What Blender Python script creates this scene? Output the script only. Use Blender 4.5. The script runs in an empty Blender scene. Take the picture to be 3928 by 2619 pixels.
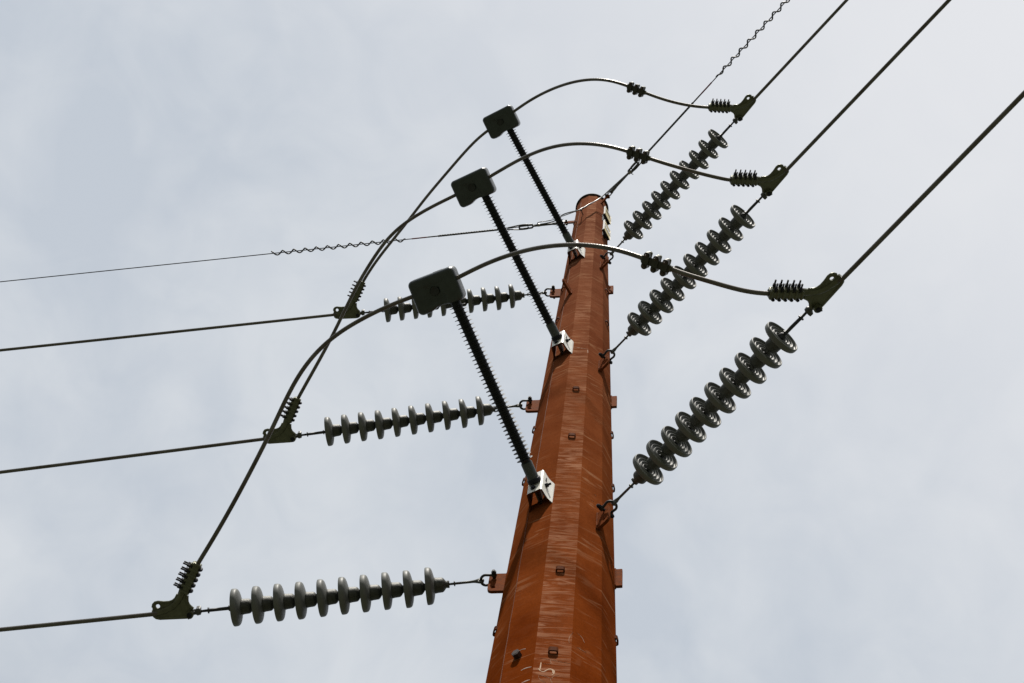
import bpy, bmesh, math, random
from mathutils import Vector, Matrix, Quaternion
random.seed(7)
R_ = math.radians
scene = bpy.context.scene
COL = scene.collection

# ---------------------------------------------------------------- camera
cd = bpy.data.cameras.new("camera"); cam = bpy.data.objects.new("camera", cd); COL.objects.link(cam)
cd.sensor_width = 36.0; cd.lens = 50.3166; cd.clip_start = 0.1; cd.clip_end = 3000
_r = Vector((0.9797, -0.1858, 0.0758)); _u = Vector((-0.2007, -0.9071, 0.3701)); _f = Vector((0.0, 0.3778, 0.9259))
cam.matrix_world = Matrix(((_r.x, _u.x, -_f.x, 0), (_r.y, _u.y, -_f.y, 0), (_r.z, _u.z, -_f.z, 1.6), (0, 0, 0, 1)))
scene.camera = cam

# ---------------------------------------------------------------- sky, sun, exposure
SUN_AZ, SUN_EL = R_(-101), R_(64)
sdir = Vector((math.cos(SUN_AZ) * math.cos(SUN_EL), math.sin(SUN_AZ) * math.cos(SUN_EL), math.sin(SUN_EL)))
world = bpy.data.worlds.new("World"); scene.world = world; world.use_nodes = True
nt = world.node_tree; nt.nodes.clear(); N = nt.nodes.new; L = nt.links.new
wout = N('ShaderNodeOutputWorld'); bg = N('ShaderNodeBackground'); bg.inputs['Strength'].default_value = 0.1
sky = N('ShaderNodeTexSky'); sky.sky_type = 'NISHITA'; sky.sun_disc = False
sky.sun_elevation = SUN_EL; sky.sun_rotation = math.pi / 2 - SUN_AZ
tc = N('ShaderNodeTexCoord')
mp = N('ShaderNodeMapping'); mp.inputs['Location'].default_value = (-2.24416, -4.76525, 7.73081); mp.inputs['Scale'].default_value = (1.0, 1.0, 1.0)
n1 = N('ShaderNodeTexNoise'); n1.inputs['Scale'].default_value = 5.0; n1.inputs['Detail'].default_value = 6; n1.inputs['Roughness'].default_value = 0.52; n1.inputs['Distortion'].default_value = 0.5
rp = N('ShaderNodeValToRGB'); rp.color_ramp.elements[0].position = 0.36; rp.color_ramp.elements[0].color = (5.80, 6.30, 6.95, 1)
rp.color_ramp.elements[1].position = 0.66; rp.color_ramp.elements[1].color = (7.05, 7.40, 7.80, 1)
dot = N('ShaderNodeVectorMath'); dot.operation = 'DOT_PRODUCT'; dot.inputs[1].default_value = (_f * 0.5 + _u * 0.6 + _r * 0.6).normalized()      # the cloud is thinner towards this side
nrm = N('ShaderNodeVectorMath'); nrm.operation = 'NORMALIZE'
mr = N('ShaderNodeMapRange'); mr.inputs['From Min'].default_value = 0.42; mr.inputs['From Max'].default_value = 0.88; mr.inputs['To Min'].default_value = 0.0; mr.inputs['To Max'].default_value = 1.0; mr.interpolation_type = 'SMOOTHSTEP'
veil = N('ShaderNodeMixRGB'); veil.blend_type = 'MIX'; veil.inputs['Color2'].default_value = (8.6, 8.65, 8.85, 1)
mix = N('ShaderNodeMixRGB'); mix.inputs['Fac'].default_value = 0.92
L(tc.outputs['Generated'], nrm.inputs[0]); L(nrm.outputs[0], dot.inputs[0]); L(tc.outputs['Generated'], mp.inputs['Vector'])
L(mp.outputs[0], n1.inputs['Vector']); n2 = N('ShaderNodeTexNoise'); n2.inputs['Scale'].default_value = 17.0; n2.inputs['Detail'].default_value = 4; n2.inputs['Distortion'].default_value = 0.8
nm = N('ShaderNodeMath'); nm.operation = 'MULTIPLY_ADD'; nm.inputs[1].default_value = 0.42; na = N('ShaderNodeMath'); na.operation = 'SUBTRACT'; na.inputs[1].default_value = 0.21
L(mp.outputs[0], n2.inputs['Vector']); L(n2.outputs['Fac'], nm.inputs[0]); L(n1.outputs['Fac'], nm.inputs[2]); L(nm.outputs[0], na.inputs[0])
L(na.outputs[0], rp.inputs['Fac'])
L(dot.outputs['Value'], mr.inputs['Value']); L(mr.outputs[0], veil.inputs['Fac']); L(rp.outputs[0], veil.inputs['Color1'])
sepz = N('ShaderNodeSeparateXYZ'); hz = N('ShaderNodeMapRange'); hz.inputs['From Min'].default_value = 0.05; hz.inputs['From Max'].default_value = 0.78; hz.inputs['To Min'].default_value = 0.12; hz.inputs['To Max'].default_value = 1.0
low = N('ShaderNodeMixRGB'); low.blend_type = 'MULTIPLY'; low.inputs['Fac'].default_value = 1.0        # unseen low sky dimmed all round, added to cut the fill light
L(nrm.outputs[0], sepz.inputs[0]); L(sepz.outputs['Z'], hz.inputs['Value']); L(veil.outputs[0], low.inputs['Color1']); L(hz.outputs[0], low.inputs['Color2'])
L(sky.outputs[0], mix.inputs['Color1']); L(low.outputs[0], mix.inputs['Color2']); L(mix.outputs[0], bg.inputs['Color']); L(bg.outputs[0], wout.inputs[0])

sd = bpy.data.lights.new("sun", 'SUN'); sd.energy = 5.0; sd.angle = R_(1.7); sd.color = (1.0, 0.95, 0.87)
sun = bpy.data.objects.new("sun", sd); COL.objects.link(sun); sun.rotation_euler = sdir.to_track_quat('Z', 'Y').to_euler()
scene.view_settings.view_transform = 'Standard'; scene.view_settings.look = 'None'
scene.view_settings.exposure = 0.0; scene.view_settings.gamma = 1.0

# ---------------------------------------------------------------- measured layout (metres)
D = {
 'jump': {'0': [[-1.7713, 5.4065, 9.7999], [-1.7264, 5.2881, 9.8438], [-1.6647, 5.1189, 9.9236], [-1.6145, 4.9677, 10.0082], [-1.5662, 4.8201, 10.1002], [-1.5282, 4.6862, 10.1885], [-1.4996, 4.5948, 10.2513], [-1.484, 4.5287, 10.2964], [-1.458, 4.4382, 10.3594], [-1.4368, 4.3307, 10.4323], [-1.405, 4.2304, 10.5013], [-1.3638, 4.1295, 10.5706], [-1.3104, 4.0472, 10.6304], [-1.237, 3.9568, 10.6972], [-1.1533, 3.8841, 10.7554], [-1.0639, 3.8246, 10.806], [-0.9755, 3.7608, 10.8505], [-0.8839, 3.701, 10.8872], [-0.7594, 3.6234, 10.9223], [-0.5839, 3.5422, 10.9401], [-0.4457, 3.406, 10.9182], [-0.3618, 3.3197, 10.885], [-0.2692, 3.2305, 10.8354], [-0.1434, 3.1211, 10.7536], [-0.0203, 3.0208, 10.6616], [0.1046, 2.937, 10.5661], [0.228, 2.8719, 10.4735], [0.322, 2.8317, 10.405], [0.4143, 2.7995, 10.3405], [0.5077, 2.7762, 10.2787], [0.6021, 2.7634, 10.2203], [0.6961, 2.7584, 10.1663], [0.886, 2.7715, 10.0722], [0.959, 2.7743, 10.0428], [1.0549, 2.7678, 10.0108], [1.1509, 2.7695, 9.9874], [1.2504, 2.7784, 9.9732], [1.3486, 2.7856, 9.9704], [1.4232, 2.7873, 9.9765], [1.516, 2.7819, 9.9945]], '1': [[-1.7069, 5.4508, 12.6618], [-1.6793, 5.3541, 12.6968], [-1.6365, 5.2432, 12.7481], [-1.6013, 5.1356, 12.8056], [-1.5669, 5.0303, 12.869], [-1.5377, 4.943, 12.9259], [-1.5055, 4.8344, 13.0004], [-1.4782, 4.7173, 13.0834], [-1.4514, 4.6239, 13.1523], [-1.4195, 4.5158, 13.2331], [-1.3962, 4.442, 13.2887], [-1.3638, 4.3768, 13.3404], [-1.3263, 4.2772, 13.4146], [-1.2805, 4.1714, 13.4917], [-1.2217, 4.0886, 13.5559], [-1.1581, 4.0233, 13.6097], [-1.093, 3.9609, 13.6587], [-1.0115, 3.8975, 13.7088], [-0.9163, 3.8279, 13.7569], [-0.8183, 3.764, 13.7937], [-0.7617, 3.7201, 13.8102], [-0.6081, 3.6124, 13.8291], [-0.4755, 3.4764, 13.8078], [-0.3788, 3.3804, 13.7691], [-0.3259, 3.3203, 13.7385], [-0.2092, 3.1987, 13.6584], [-0.0937, 3.0926, 13.5686], [0.0256, 3.0067, 13.4752], [0.1439, 2.9394, 13.3841], [0.2636, 2.8904, 13.2959], [0.3858, 2.8528, 13.2099], [0.5078, 2.8339, 13.1302], [0.5978, 2.8254, 13.0751], [0.798, 2.833, 12.9676], [0.9203, 2.8309, 12.9151], [1.0823, 2.8296, 12.8651], [1.2457, 2.8327, 12.8418], [1.377, 2.8326, 12.8463], [1.4696, 2.826, 12.8634]], '2': [[-1.65, 5.3899, 15.5482], [-1.6226, 5.2973, 15.5821], [-1.5708, 5.175, 15.6428], [-1.5163, 5.0734, 15.7067], [-1.4694, 4.9895, 15.7667], [-1.4195, 4.9088, 15.8306], [-1.3729, 4.8267, 15.898], [-1.3182, 4.7346, 15.9777], [-1.27, 4.6479, 16.0534], [-1.2269, 4.5614, 16.1276], [-1.1528, 4.4397, 16.236], [-1.0897, 4.3471, 16.3183], [-1.0263, 4.2453, 16.4013], [-0.9621, 4.1413, 16.4785], [-0.8967, 4.0372, 16.5467], [-0.8285, 3.939, 16.6015], [-0.7735, 3.8661, 16.6346], [-0.7185, 3.8031, 16.6574], [-0.583, 3.6812, 16.6786], [-0.4624, 3.5179, 16.6544], [-0.3442, 3.3836, 16.5981], [-0.2319, 3.2741, 16.5271], [-0.0911, 3.1405, 16.4183], [0.0497, 3.0355, 16.3063], [0.193, 2.9575, 16.1964], [0.2922, 2.9171, 16.1237], [0.3901, 2.8892, 16.0557], [0.4897, 2.8742, 15.9907], [0.6121, 2.87, 15.9163], [0.823, 2.9003, 15.8053], [0.9533, 2.9073, 15.7528], [1.1062, 2.9116, 15.7103], [1.2553, 2.9105, 15.6925], [1.355, 2.9086, 15.6955], [1.4709, 2.8996, 15.7159]]},
 'box': [[-0.5839, 3.5422, 10.9401], [-0.6081, 3.6124, 13.8291], [-0.583, 3.6812, 16.6786]],
 'post': [[[0.3577, 4.6878, 10.6], [-0.5115, 3.4988, 10.9401]], [[0.3939, 4.7332, 13.485], [-0.5588, 3.5849, 13.8291]], [[0.4295, 4.778, 16.335], [-0.5514, 3.659, 16.6786]]],
 'L0': {'hole': [0.2083, 5.1675, 10.0075], 'pin': [-1.7647, 5.7308, 9.7038], 'u': [-0.953, 0.2721, -0.1332], 'Y': [-0.2984, -0.9193, 0.2565], 'exit': [-1.991, 5.7653, 9.6811], 'caz': 2.8544, 'csl': -0.105},
 'L1': {'hole': [0.2666, 5.1516, 12.9068], 'pin': [-1.6849, 5.7694, 12.565], 'u': [-0.9437, 0.2988, -0.1418], 'Y': [-0.3265, -0.9098, 0.2562], 'exit': [-1.9099, 5.8102, 12.5403], 'caz': 2.8284, 'csl': -0.105},
 'L2': {'hole': [0.3244, 5.1361, 15.7792], 'pin': [-1.6393, 5.7094, 15.4519], 'u': [-0.9511, 0.2777, -0.1352], 'Y': [-0.3043, -0.9174, 0.2564], 'exit': [-1.8653, 5.7452, 15.4287], 'caz': 2.8505, 'csl': -0.105},
 'R0': {'hole': [0.8689, 4.6774, 10.3669], 'pin': [1.8304, 2.8374, 10.0987], 'u': [0.4616, -0.8834, -0.0801], 'Y': [-0.8455, -0.4109, -0.3409], 'exit': [1.9103, 2.6237, 10.0702], 'caz': -1.0987, 'csl': -0.06},
 'R1': {'hole': [0.8364, 4.7277, 13.2344], 'pin': [1.8009, 2.91, 12.966], 'u': [0.4666, -0.8793, -0.0956], 'Y': [-0.8454, -0.4116, -0.3405], 'exit': [1.8819, 2.6972, 12.9339], 'caz': -1.0785, 'csl': -0.06},
 'R2': {'hole': [0.8034, 4.7776, 16.098], 'pin': [1.7807, 2.9545, 15.8195], 'u': [0.4708, -0.8782, -0.0848], 'Y': [-0.8419, -0.4184, -0.3408], 'exit': [1.8628, 2.7417, 15.79], 'caz': -1.071, 'csl': -0.06},
 'ax': [0.6451, 5.049],
 'PR': 0.3723,
 'tap': 0.0208,
 'zC': 9.9565,
 'azL': 2.853,
 'azR': -1.0818,
 'conn': [[0.7861, 2.7646, 10.1217], [0.7032, 2.8294, 13.0185], [0.712, 2.8844, 15.8637]]}
AX = Vector((D['ax'][0], D['ax'][1], 0))
def RAD(z): return D['PR'] - D['tap'] * (z - D['zC'])
COS15 = math.cos(R_(15))

# ---------------------------------------------------------------- materials
def mat(name, base, rough=0.5, metal=0.0, spec=0.5, coat=0.0, var=0.0, vscale=8.0, col2=None, bump=0.0, bscale=40.0, stretch=(1, 1, 1)):
    m = bpy.data.materials.new(name); m.use_nodes = True
    t = m.node_tree; b = t.nodes['Principled BSDF']
    b.inputs['Base Color'].default_value = (*base, 1); b.inputs['Roughness'].default_value = rough
    b.inputs['Metallic'].default_value = metal; b.inputs['Specular IOR Level'].default_value = spec
    if coat: b.inputs['Coat Weight'].default_value = coat; b.inputs['Coat Roughness'].default_value = 0.08
    if var or bump:
        co = t.nodes.new('ShaderNodeTexCoord'); mpp = t.nodes.new('ShaderNodeMapping'); mpp.inputs['Scale'].default_value = stretch
        t.links.new(co.outputs['Object'], mpp.inputs['Vector'])
    if var:
        n = t.nodes.new('ShaderNodeTexNoise'); n.inputs['Scale'].default_value = vscale; n.inputs['Detail'].default_value = 6; n.inputs['Roughness'].default_value = 0.65
        t.links.new(mpp.outputs[0], n.inputs['Vector'])
        c2 = col2 or tuple(min(1, c * (1 + var)) for c in base); c1 = tuple(c * (1 - var) for c in base) if not col2 else base
        r = t.nodes.new('ShaderNodeValToRGB'); r.color_ramp.elements[0].position = 0.32; r.color_ramp.elements[1].position = 0.68
        r.color_ramp.elements[0].color = (*c1, 1); r.color_ramp.elements[1].color = (*c2, 1)
        t.links.new(n.outputs['Fac'], r.inputs['Fac']); t.links.new(r.outputs[0], b.inputs['Base Color'])
        rr = t.nodes.new('ShaderNodeMapRange'); rr.inputs['To Min'].default_value = max(0.05, rough - 0.12); rr.inputs['To Max'].default_value = min(1, rough + 0.12)
        t.links.new(n.outputs['Fac'], rr.inputs['Value']); t.links.new(rr.outputs[0], b.inputs['Roughness'])
    if bump:
        n2 = t.nodes.new('ShaderNodeTexNoise'); n2.inputs['Scale'].default_value = bscale; n2.inputs['Detail'].default_value = 4
        t.links.new(mpp.outputs[0], n2.inputs['Vector'])
        bp = t.nodes.new('ShaderNodeBump'); bp.inputs['Strength'].default_value = bump; bp.inputs['Distance'].default_value = 0.01
        t.links.new(n2.outputs['Fac'], bp.inputs['Height']); t.links.new(bp.outputs[0], b.inputs['Normal'])
    return m

def rust_pole_material():
    m = bpy.data.materials.new('weathering_steel'); m.use_nodes = True
    t = m.node_tree; b = t.nodes['Principled BSDF']; nn = t.nodes.new; ll = t.links.new
    co = nn('ShaderNodeTexCoord')
    def noise(scale, detail, stretch=(1, 1, 1), rot=(0, 0, 0), rough=0.6, dist=0.0):
        mp_ = nn('ShaderNodeMapping'); mp_.inputs['Scale'].default_value = stretch; mp_.inputs['Rotation'].default_value = rot
        ll(co.outputs['Object'], mp_.inputs['Vector'])
        n = nn('ShaderNodeTexNoise'); n.inputs['Scale'].default_value = scale; n.inputs['Detail'].default_value = detail
        n.inputs['Roughness'].default_value = rough; n.inputs['Distortion'].default_value = dist
        ll(mp_.outputs[0], n.inputs['Vector']); return n
    def ramp(src, stops):
        r = nn('ShaderNodeValToRGB'); e = r.color_ramp.elements
        while len(e) < len(stops): e.new(0.5)
        for i, (p, c) in enumerate(stops): e[i].position = p; e[i].color = c if len(c) == 4 else (*c, 1)
        ll(src, r.inputs['Fac']); return r
    def mixc(f, a, bb, mode='MIX'):
        x = nn('ShaderNodeMixRGB'); x.blend_type = mode
        for sock, v in ((0, f), (1, a), (2, bb)):
            if isinstance(v, (int, float)): x.inputs[sock].default_value = v
            elif isinstance(v, tuple): x.inputs[sock].default_value = (*v, 1)
            else: ll(v, x.inputs[sock])
        return x.outputs[0]
    def math_(op, a, bb):
        x = nn('ShaderNodeMath'); x.operation = op; x.use_clamp = False
        for i, v in enumerate((a, bb)):
            if isinstance(v, (int, float)): x.inputs[i].default_value = v
            else: ll(v, x.inputs[i])
        return x.outputs[0]
    # colour: fresher orange low on the shaft, browner patina towards the top
    sep = nn('ShaderNodeSeparateXYZ'); ll(co.outputs['Object'], sep.inputs[0])
    hz = nn('ShaderNodeMapRange'); hz.inputs['From Min'].default_value = 8.0; hz.inputs['From Max'].default_value = 17.0
    ll(sep.outputs['Z'], hz.inputs['Value'])
    basec = ramp(hz.outputs[0], [(0.0, (0.200, 0.0405, 0.0050)), (0.32, (0.208, 0.0560, 0.0160)), (1.0, (0.205, 0.0790, 0.0450))]).outputs[0]
    big = noise(2.6, 6, (1, 1, 0.7), dist=0.4); c = mixc(ramp(big.outputs['Fac'], [(0.35, (0, 0, 0)), (0.7, (1, 1, 1))]).outputs[0], basec, mixc(1.0, basec, (0.62, 0.54, 0.52), 'MULTIPLY'))
    fine = noise(95, 3); c = mixc(0.28, c, mixc(1.0, c, ramp(fine.outputs['Fac'], [(0.3, (0.45, 0.45, 0.45)), (0.7, (1.5, 1.5, 1.5))]).outputs[0], 'MULTIPLY'))
    # the front plate has fine horizontal brush lines, their sheen painted in as paler colour
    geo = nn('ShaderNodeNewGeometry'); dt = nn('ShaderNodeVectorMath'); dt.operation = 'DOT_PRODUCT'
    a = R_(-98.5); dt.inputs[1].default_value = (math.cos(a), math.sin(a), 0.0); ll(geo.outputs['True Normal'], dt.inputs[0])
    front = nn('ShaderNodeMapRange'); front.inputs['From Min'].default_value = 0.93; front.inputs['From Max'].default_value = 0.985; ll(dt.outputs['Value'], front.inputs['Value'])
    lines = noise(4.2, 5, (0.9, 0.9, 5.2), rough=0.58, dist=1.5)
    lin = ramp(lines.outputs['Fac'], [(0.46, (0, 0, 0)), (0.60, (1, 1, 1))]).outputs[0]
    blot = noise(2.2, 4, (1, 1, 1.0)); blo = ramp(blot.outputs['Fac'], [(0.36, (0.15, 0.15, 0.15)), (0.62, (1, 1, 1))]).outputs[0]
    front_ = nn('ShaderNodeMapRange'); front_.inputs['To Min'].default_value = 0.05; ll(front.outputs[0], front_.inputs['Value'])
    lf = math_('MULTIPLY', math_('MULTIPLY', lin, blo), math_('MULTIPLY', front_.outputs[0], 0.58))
    c = mixc(math_('MULTIPLY', front.outputs[0], 0.10), c, (0.30, 0.130, 0.070))  # whole front plate paler: sheen put into the colour
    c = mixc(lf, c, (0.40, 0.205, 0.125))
    # pale scuffs: slanting arcs left by the lifting slings
    for rot, sc, th in (((0.0, 0.6, 0.3), (1.2, 1.2, 14.0), 0.64), ((0.5, -0.7, 0.2), (1.0, 1.0, 9.0), 0.655), ((-0.6, 0.5, 0.9), (1.4, 1.4, 5.0), 0.645)):
        s = noise(1.5, 5, sc, rot, rough=0.55, dist=1.6)
        patch = noise(1.1, 2, (1, 1, 0.8), rot)
        sm = math_('MULTIPLY', ramp(s.outputs['Fac'], [(th - 0.05, (0, 0, 0)), (th + 0.06, (1, 1, 1))]).outputs[0], ramp(patch.outputs['Fac'], [(0.42, (0, 0, 0)), (0.58, (1, 1, 1))]).outputs[0])
        c = mixc(math_('MULTIPLY', sm, 0.50), c, (0.40, 0.22, 0.125))
    # vertical run-off streaks
    run = noise(2.6, 5, (3.0, 3.0, 0.2), dist=0.5); rm = ramp(run.outputs['Fac'], [(0.58, (0, 0, 0)), (0.72, (1, 1, 1))]).outputs[0]
    c = mixc(math_('MULTIPLY', rm, 0.16), c, (0.090, 0.022, 0.006))
    ll(c, b.inputs['Base Color'])
    rg = nn('ShaderNodeMapRange'); rg.inputs['To Min'].default_value = 0.55; rg.inputs['To Max'].default_value = 0.8; ll(big.outputs['Fac'], rg.inputs['Value']); ll(rg.outputs[0], b.inputs['Roughness'])
    b.inputs['Specular IOR Level'].default_value = 0.0
    bp = nn('ShaderNodeBump'); bp.inputs['Strength'].default_value = 0.35; bp.inputs['Distance'].default_value = 0.006
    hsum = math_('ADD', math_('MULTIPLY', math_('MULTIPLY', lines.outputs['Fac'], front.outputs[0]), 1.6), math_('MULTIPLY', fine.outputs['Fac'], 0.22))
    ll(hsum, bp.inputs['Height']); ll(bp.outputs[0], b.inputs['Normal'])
    return m

M = dict(
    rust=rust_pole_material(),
    rust_plain=mat('rusted_plate', (0.165, 0.046, 0.014), 0.7, spec=0.02, var=0.35, vscale=30, bump=0.2, bscale=120),
    rust_dark=mat('dark_rusted_steel', (0.03, 0.015, 0.01), 0.6, var=0.3, vscale=30),
    clip=mat('dark_rusted_strap', (0.085, 0.024, 0.008), 0.7, spec=0.02, var=0.3, vscale=40),
    cap=mat('black_cap_plate', (0.02, 0.018, 0.017), 0.7),
    weld=mat('weld_bead', (0.13, 0.034, 0.008), 0.7, spec=0.1, bump=0.5, bscale=150),
    white=mat('white_painted_steel', (0.80, 0.79, 0.74), 0.35, var=0.05, vscale=14),
    galv=mat('galvanised_steel', (0.10, 0.102, 0.098), 0.48, metal=0.45, var=0.3, vscale=55, bump=0.12, bscale=160),
    galv_dark=mat('dark_galvanised_steel', (0.045, 0.047, 0.05), 0.5, metal=0.4, var=0.3, vscale=60),
    cap_iron=mat('cast_iron_cap', (0.085, 0.087, 0.078), 0.55, metal=0.25, var=0.3, vscale=45, bump=0.25, bscale=140),
    porcelain=mat('grey_glazed_porcelain', (0.168, 0.174, 0.166), 0.48, spec=0.20, coat=0.0, var=0.10, vscale=12),
    polymer=mat('dark_silicone_rubber', (0.022, 0.024, 0.028), 0.55, spec=0.4, var=0.15, vscale=20),
    ferrule=mat('cast_ferrule', (0.085, 0.098, 0.098), 0.55, metal=0.2, var=0.2, vscale=30, bump=0.2, bscale=120),
    cover=mat('grey_green_cover', (0.040, 0.052, 0.053), 0.30, spec=0.6, var=0.22, vscale=16, bump=0.25, bscale=130),
    cover_dark=mat('dark_recess_plug', (0.03, 0.033, 0.034), 0.5),
    alu=mat('weathered_olive_aluminium', (0.138, 0.142, 0.092), 0.36, metal=0.4, var=0.22, vscale=26, bump=0.15, bscale=110),
    alu_dark=mat('grimy_aluminium', (0.06, 0.059, 0.048), 0.45, metal=0.4, var=0.3, vscale=40, bump=0.15, bscale=110),
    bolt=mat('black_bolt', (0.018, 0.019, 0.026), 0.6, metal=0.1, spec=0.3),
    bolt_brown=mat('brown_bolt', (0.10, 0.075, 0.06), 0.5, metal=0.3),
    cable=mat('weathered_aluminium_strand', (0.190, 0.179, 0.162), 0.36, metal=0.5, var=0.35, vscale=9, col2=(0.100, 0.084, 0.070)),
    wire=mat('steel_ground_wire', (0.045, 0.045, 0.045), 0.5, metal=0.5),
    grip=mat('helical_grip_rod', (0.08, 0.082, 0.08), 0.42, metal=0.5, var=0.3, vscale=40),
    bond=mat('bright_bonding_wire', (0.25, 0.245, 0.24), 0.35, metal=0.6),
    red=mat('red_marker_paint', (0.20, 0.006, 0.018), 0.5),
    spiral=mat('grey_plastic_spiral', (0.045, 0.047, 0.047), 0.5, var=0.2, vscale=20),
    sign_yellow=mat('yellow_sign_sheet', (0.62, 0.49, 0.17), 0.4, var=0.12, vscale=14),
    sign_white=mat('white_sign_sheet', (0.78, 0.76, 0.72), 0.4),
    sign_dark=mat('dark_sign_stripe', (0.10, 0.085, 0.06), 0.5),
    scratch=mat('bare_scratch', (0.30, 0.15, 0.07), 0.7, var=0.35, vscale=60),
    chalk=mat('tan_chalk', (0.42, 0.25, 0.13), 0.7, var=0.45, vscale=90),
    pale=mat('pale_scratch', (0.36, 0.25, 0.19), 0.6, var=0.3, vscale=60),
)

# ---------------------------------------------------------------- mesh helpers
class MB:
    def __init__(s): s.v = []; s.f = []; s.mi = []; s.sm = []
    def add(s, vs, fs, mi=0, smooth=False, T=None):
        o = len(s.v)
        s.v += [tuple(T @ Vector(p)) if T is not None else tuple(p) for p in vs]
        for f in fs: s.f.append(tuple(i + o for i in f)); s.mi.append(mi); s.sm.append(smooth)
        return s
    def build(s, name, mats, parent=None, fix=True):
        me = bpy.data.meshes.new(name); me.from_pydata(s.v, [], s.f)
        for m_ in (mats if isinstance(mats, (list, tuple)) else [mats]): me.materials.append(m_)
        me.polygons.foreach_set('material_index', s.mi); me.polygons.foreach_set('use_smooth', s.sm)
        if fix:
            bm = bmesh.new(); bm.from_mesh(me); bmesh.ops.recalc_face_normals(bm, faces=bm.faces); bm.to_mesh(me); bm.free()
        me.update()
        o = bpy.data.objects.new(name, me); COL.objects.link(o)
        if parent: o.parent = parent
        return o
    # --- primitives
    def lathe(s, prof, n=24, mi=0, smooth=True, T=None):      # prof: (x, r) along local +X
        vs = []; fs = []
        for x, r in prof:
            for i in range(n):
                a = 2 * math.pi * i / n; vs.append((x, r * math.cos(a), r * math.sin(a)))
        for j in range(len(prof) - 1):
            for i in range(n): fs.append((j * n + i, j * n + (i + 1) % n, (j + 1) * n + (i + 1) % n, (j + 1) * n + i))
        s.add(vs, fs, mi, smooth, T)
        for j in (0, len(prof) - 1):
            if prof[j][1] > 1e-5: s.add(vs[j * n:(j + 1) * n], [tuple(range(n))], mi, False, T)
        return s
    def cyl(s, p, q, r, n=12, mi=0, r2=None, smooth=True):
        p, q = Vector(p), Vector(q); d = q - p
        T = Matrix.Translation(p) @ d.to_track_quat('X', 'Z').to_matrix().to_4x4()
        return s.lathe([(0, r), (d.length, r2 if r2 is not None else r)], n, mi, smooth, T)
    def hexa(s, p, q, r, mi=0): return s.cyl(p, q, r, 6, mi, smooth=False)
    def tube(s, pts, r, n=10, mi=0, closed=False):
        pts = [Vector(p) for p in pts]; m = len(pts)
        tg = []
        for i in range(m):
            a = pts[(i - 1) % m if closed else max(i - 1, 0)]; b = pts[(i + 1) % m if closed else min(i + 1, m - 1)]
            tg.append((b - a).normalized())
        ref = tg[0].orthogonal().normalized(); vs = []; fs = []
        rr = r if isinstance(r, (list, tuple)) else [r] * m
        for i in range(m):
            ref = (ref - tg[i] * ref.dot(tg[i])).normalized(); bn = tg[i].cross(ref)
            for k in range(n):
                a = 2 * math.pi * k / n; vs.append(pts[i] + (ref * math.cos(a) + bn * math.sin(a)) * rr[i])
        for i in range(m if closed else m - 1):
            for k in range(n):
                j = (i + 1) % m; fs.append((i * n + k, i * n + (k + 1) % n, j * n + (k + 1) % n, j * n + k))
        s.add(vs, fs, mi, True)
        if not closed: s.add(vs[:n], [tuple(range(n))], mi); s.add(vs[-n:], [tuple(range(n))], mi)
        return s
    def box(s, size, T=None, bevel=0.0, seg=2, mi=0):
        bm = bmesh.new(); bmesh.ops.create_cube(bm, size=1.0)
        bmesh.ops.scale(bm, vec=size, verts=bm.verts)
        if bevel: bmesh.ops.bevel(bm, geom=list(bm.edges), offset=bevel, segments=seg, profile=0.5, affect='EDGES')
        bm.verts.index_update()
        s.add([v.co.copy() for v in bm.verts], [tuple(v.index for v in f.verts) for f in bm.faces], mi, bool(bevel and seg > 2), T); bm.free(); return s
    def prism(s, outline, z0, z1, holes=(), mi=0, mi_cap=None, T=None):
        mi_cap = mi if mi_cap is None else mi_cap
        for loop in [outline] + list(holes):
            n = len(loop); vs = [(x, y, z0) for x, y in loop] + [(x, y, z1) for x, y in loop]
            s.add(vs, [(i, (i + 1) % n, n + (i + 1) % n, n + i) for i in range(n)], mi, False, T)
        bm = bmesh.new(); edges = []
        for loop in [outline] + list(holes):
            vv = [bm.verts.new((x, y, 0)) for x, y in loop]
            edges += [bm.edges.new((vv[i], vv[(i + 1) % len(vv)])) for i in range(len(vv))]
        bmesh.ops.triangle_fill(bm, use_beauty=True, edges=edges, normal=(0, 0, 1)); bm.verts.index_update()
        for z in (z0, z1): s.add([(v.co.x, v.co.y, z) for v in bm.verts], [tuple(v.index for v in f.verts) for f in bm.faces], mi_cap, False, T)
        bm.free(); return s

def circle(cx, cy, r, n=16): return [(cx + r * math.cos(2 * math.pi * i / n), cy + r * math.sin(2 * math.pi * i / n)) for i in range(n)]
def catmull(pts, step):
    pts = [Vector(p) for p in pts]; out = []
    P_ = [pts[0] * 2 - pts[1]] + pts + [pts[-1] * 2 - pts[-2]]
    for i in range(1, len(P_) - 2):
        a, b, c, d = P_[i - 1:i + 3]; k = max(1, int((c - b).length / step))
        for j in range(k):
            t = j / k; out.append(0.5 * ((2 * b) + (c - a) * t + (2 * a - 5 * b + 4 * c - d) * t * t + (3 * b - a - 3 * c + d) * t ** 3))
    out.append(pts[-1]); return out
def relax(pts, n=6):
    pts = [Vector(p) for p in pts]
    for _ in range(n): pts = [pts[0]] + [pts[i] * 0.5 + (pts[i - 1] + pts[i + 1]) * 0.25 for i in range(1, len(pts) - 1)] + [pts[-1]]
    return pts
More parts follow.
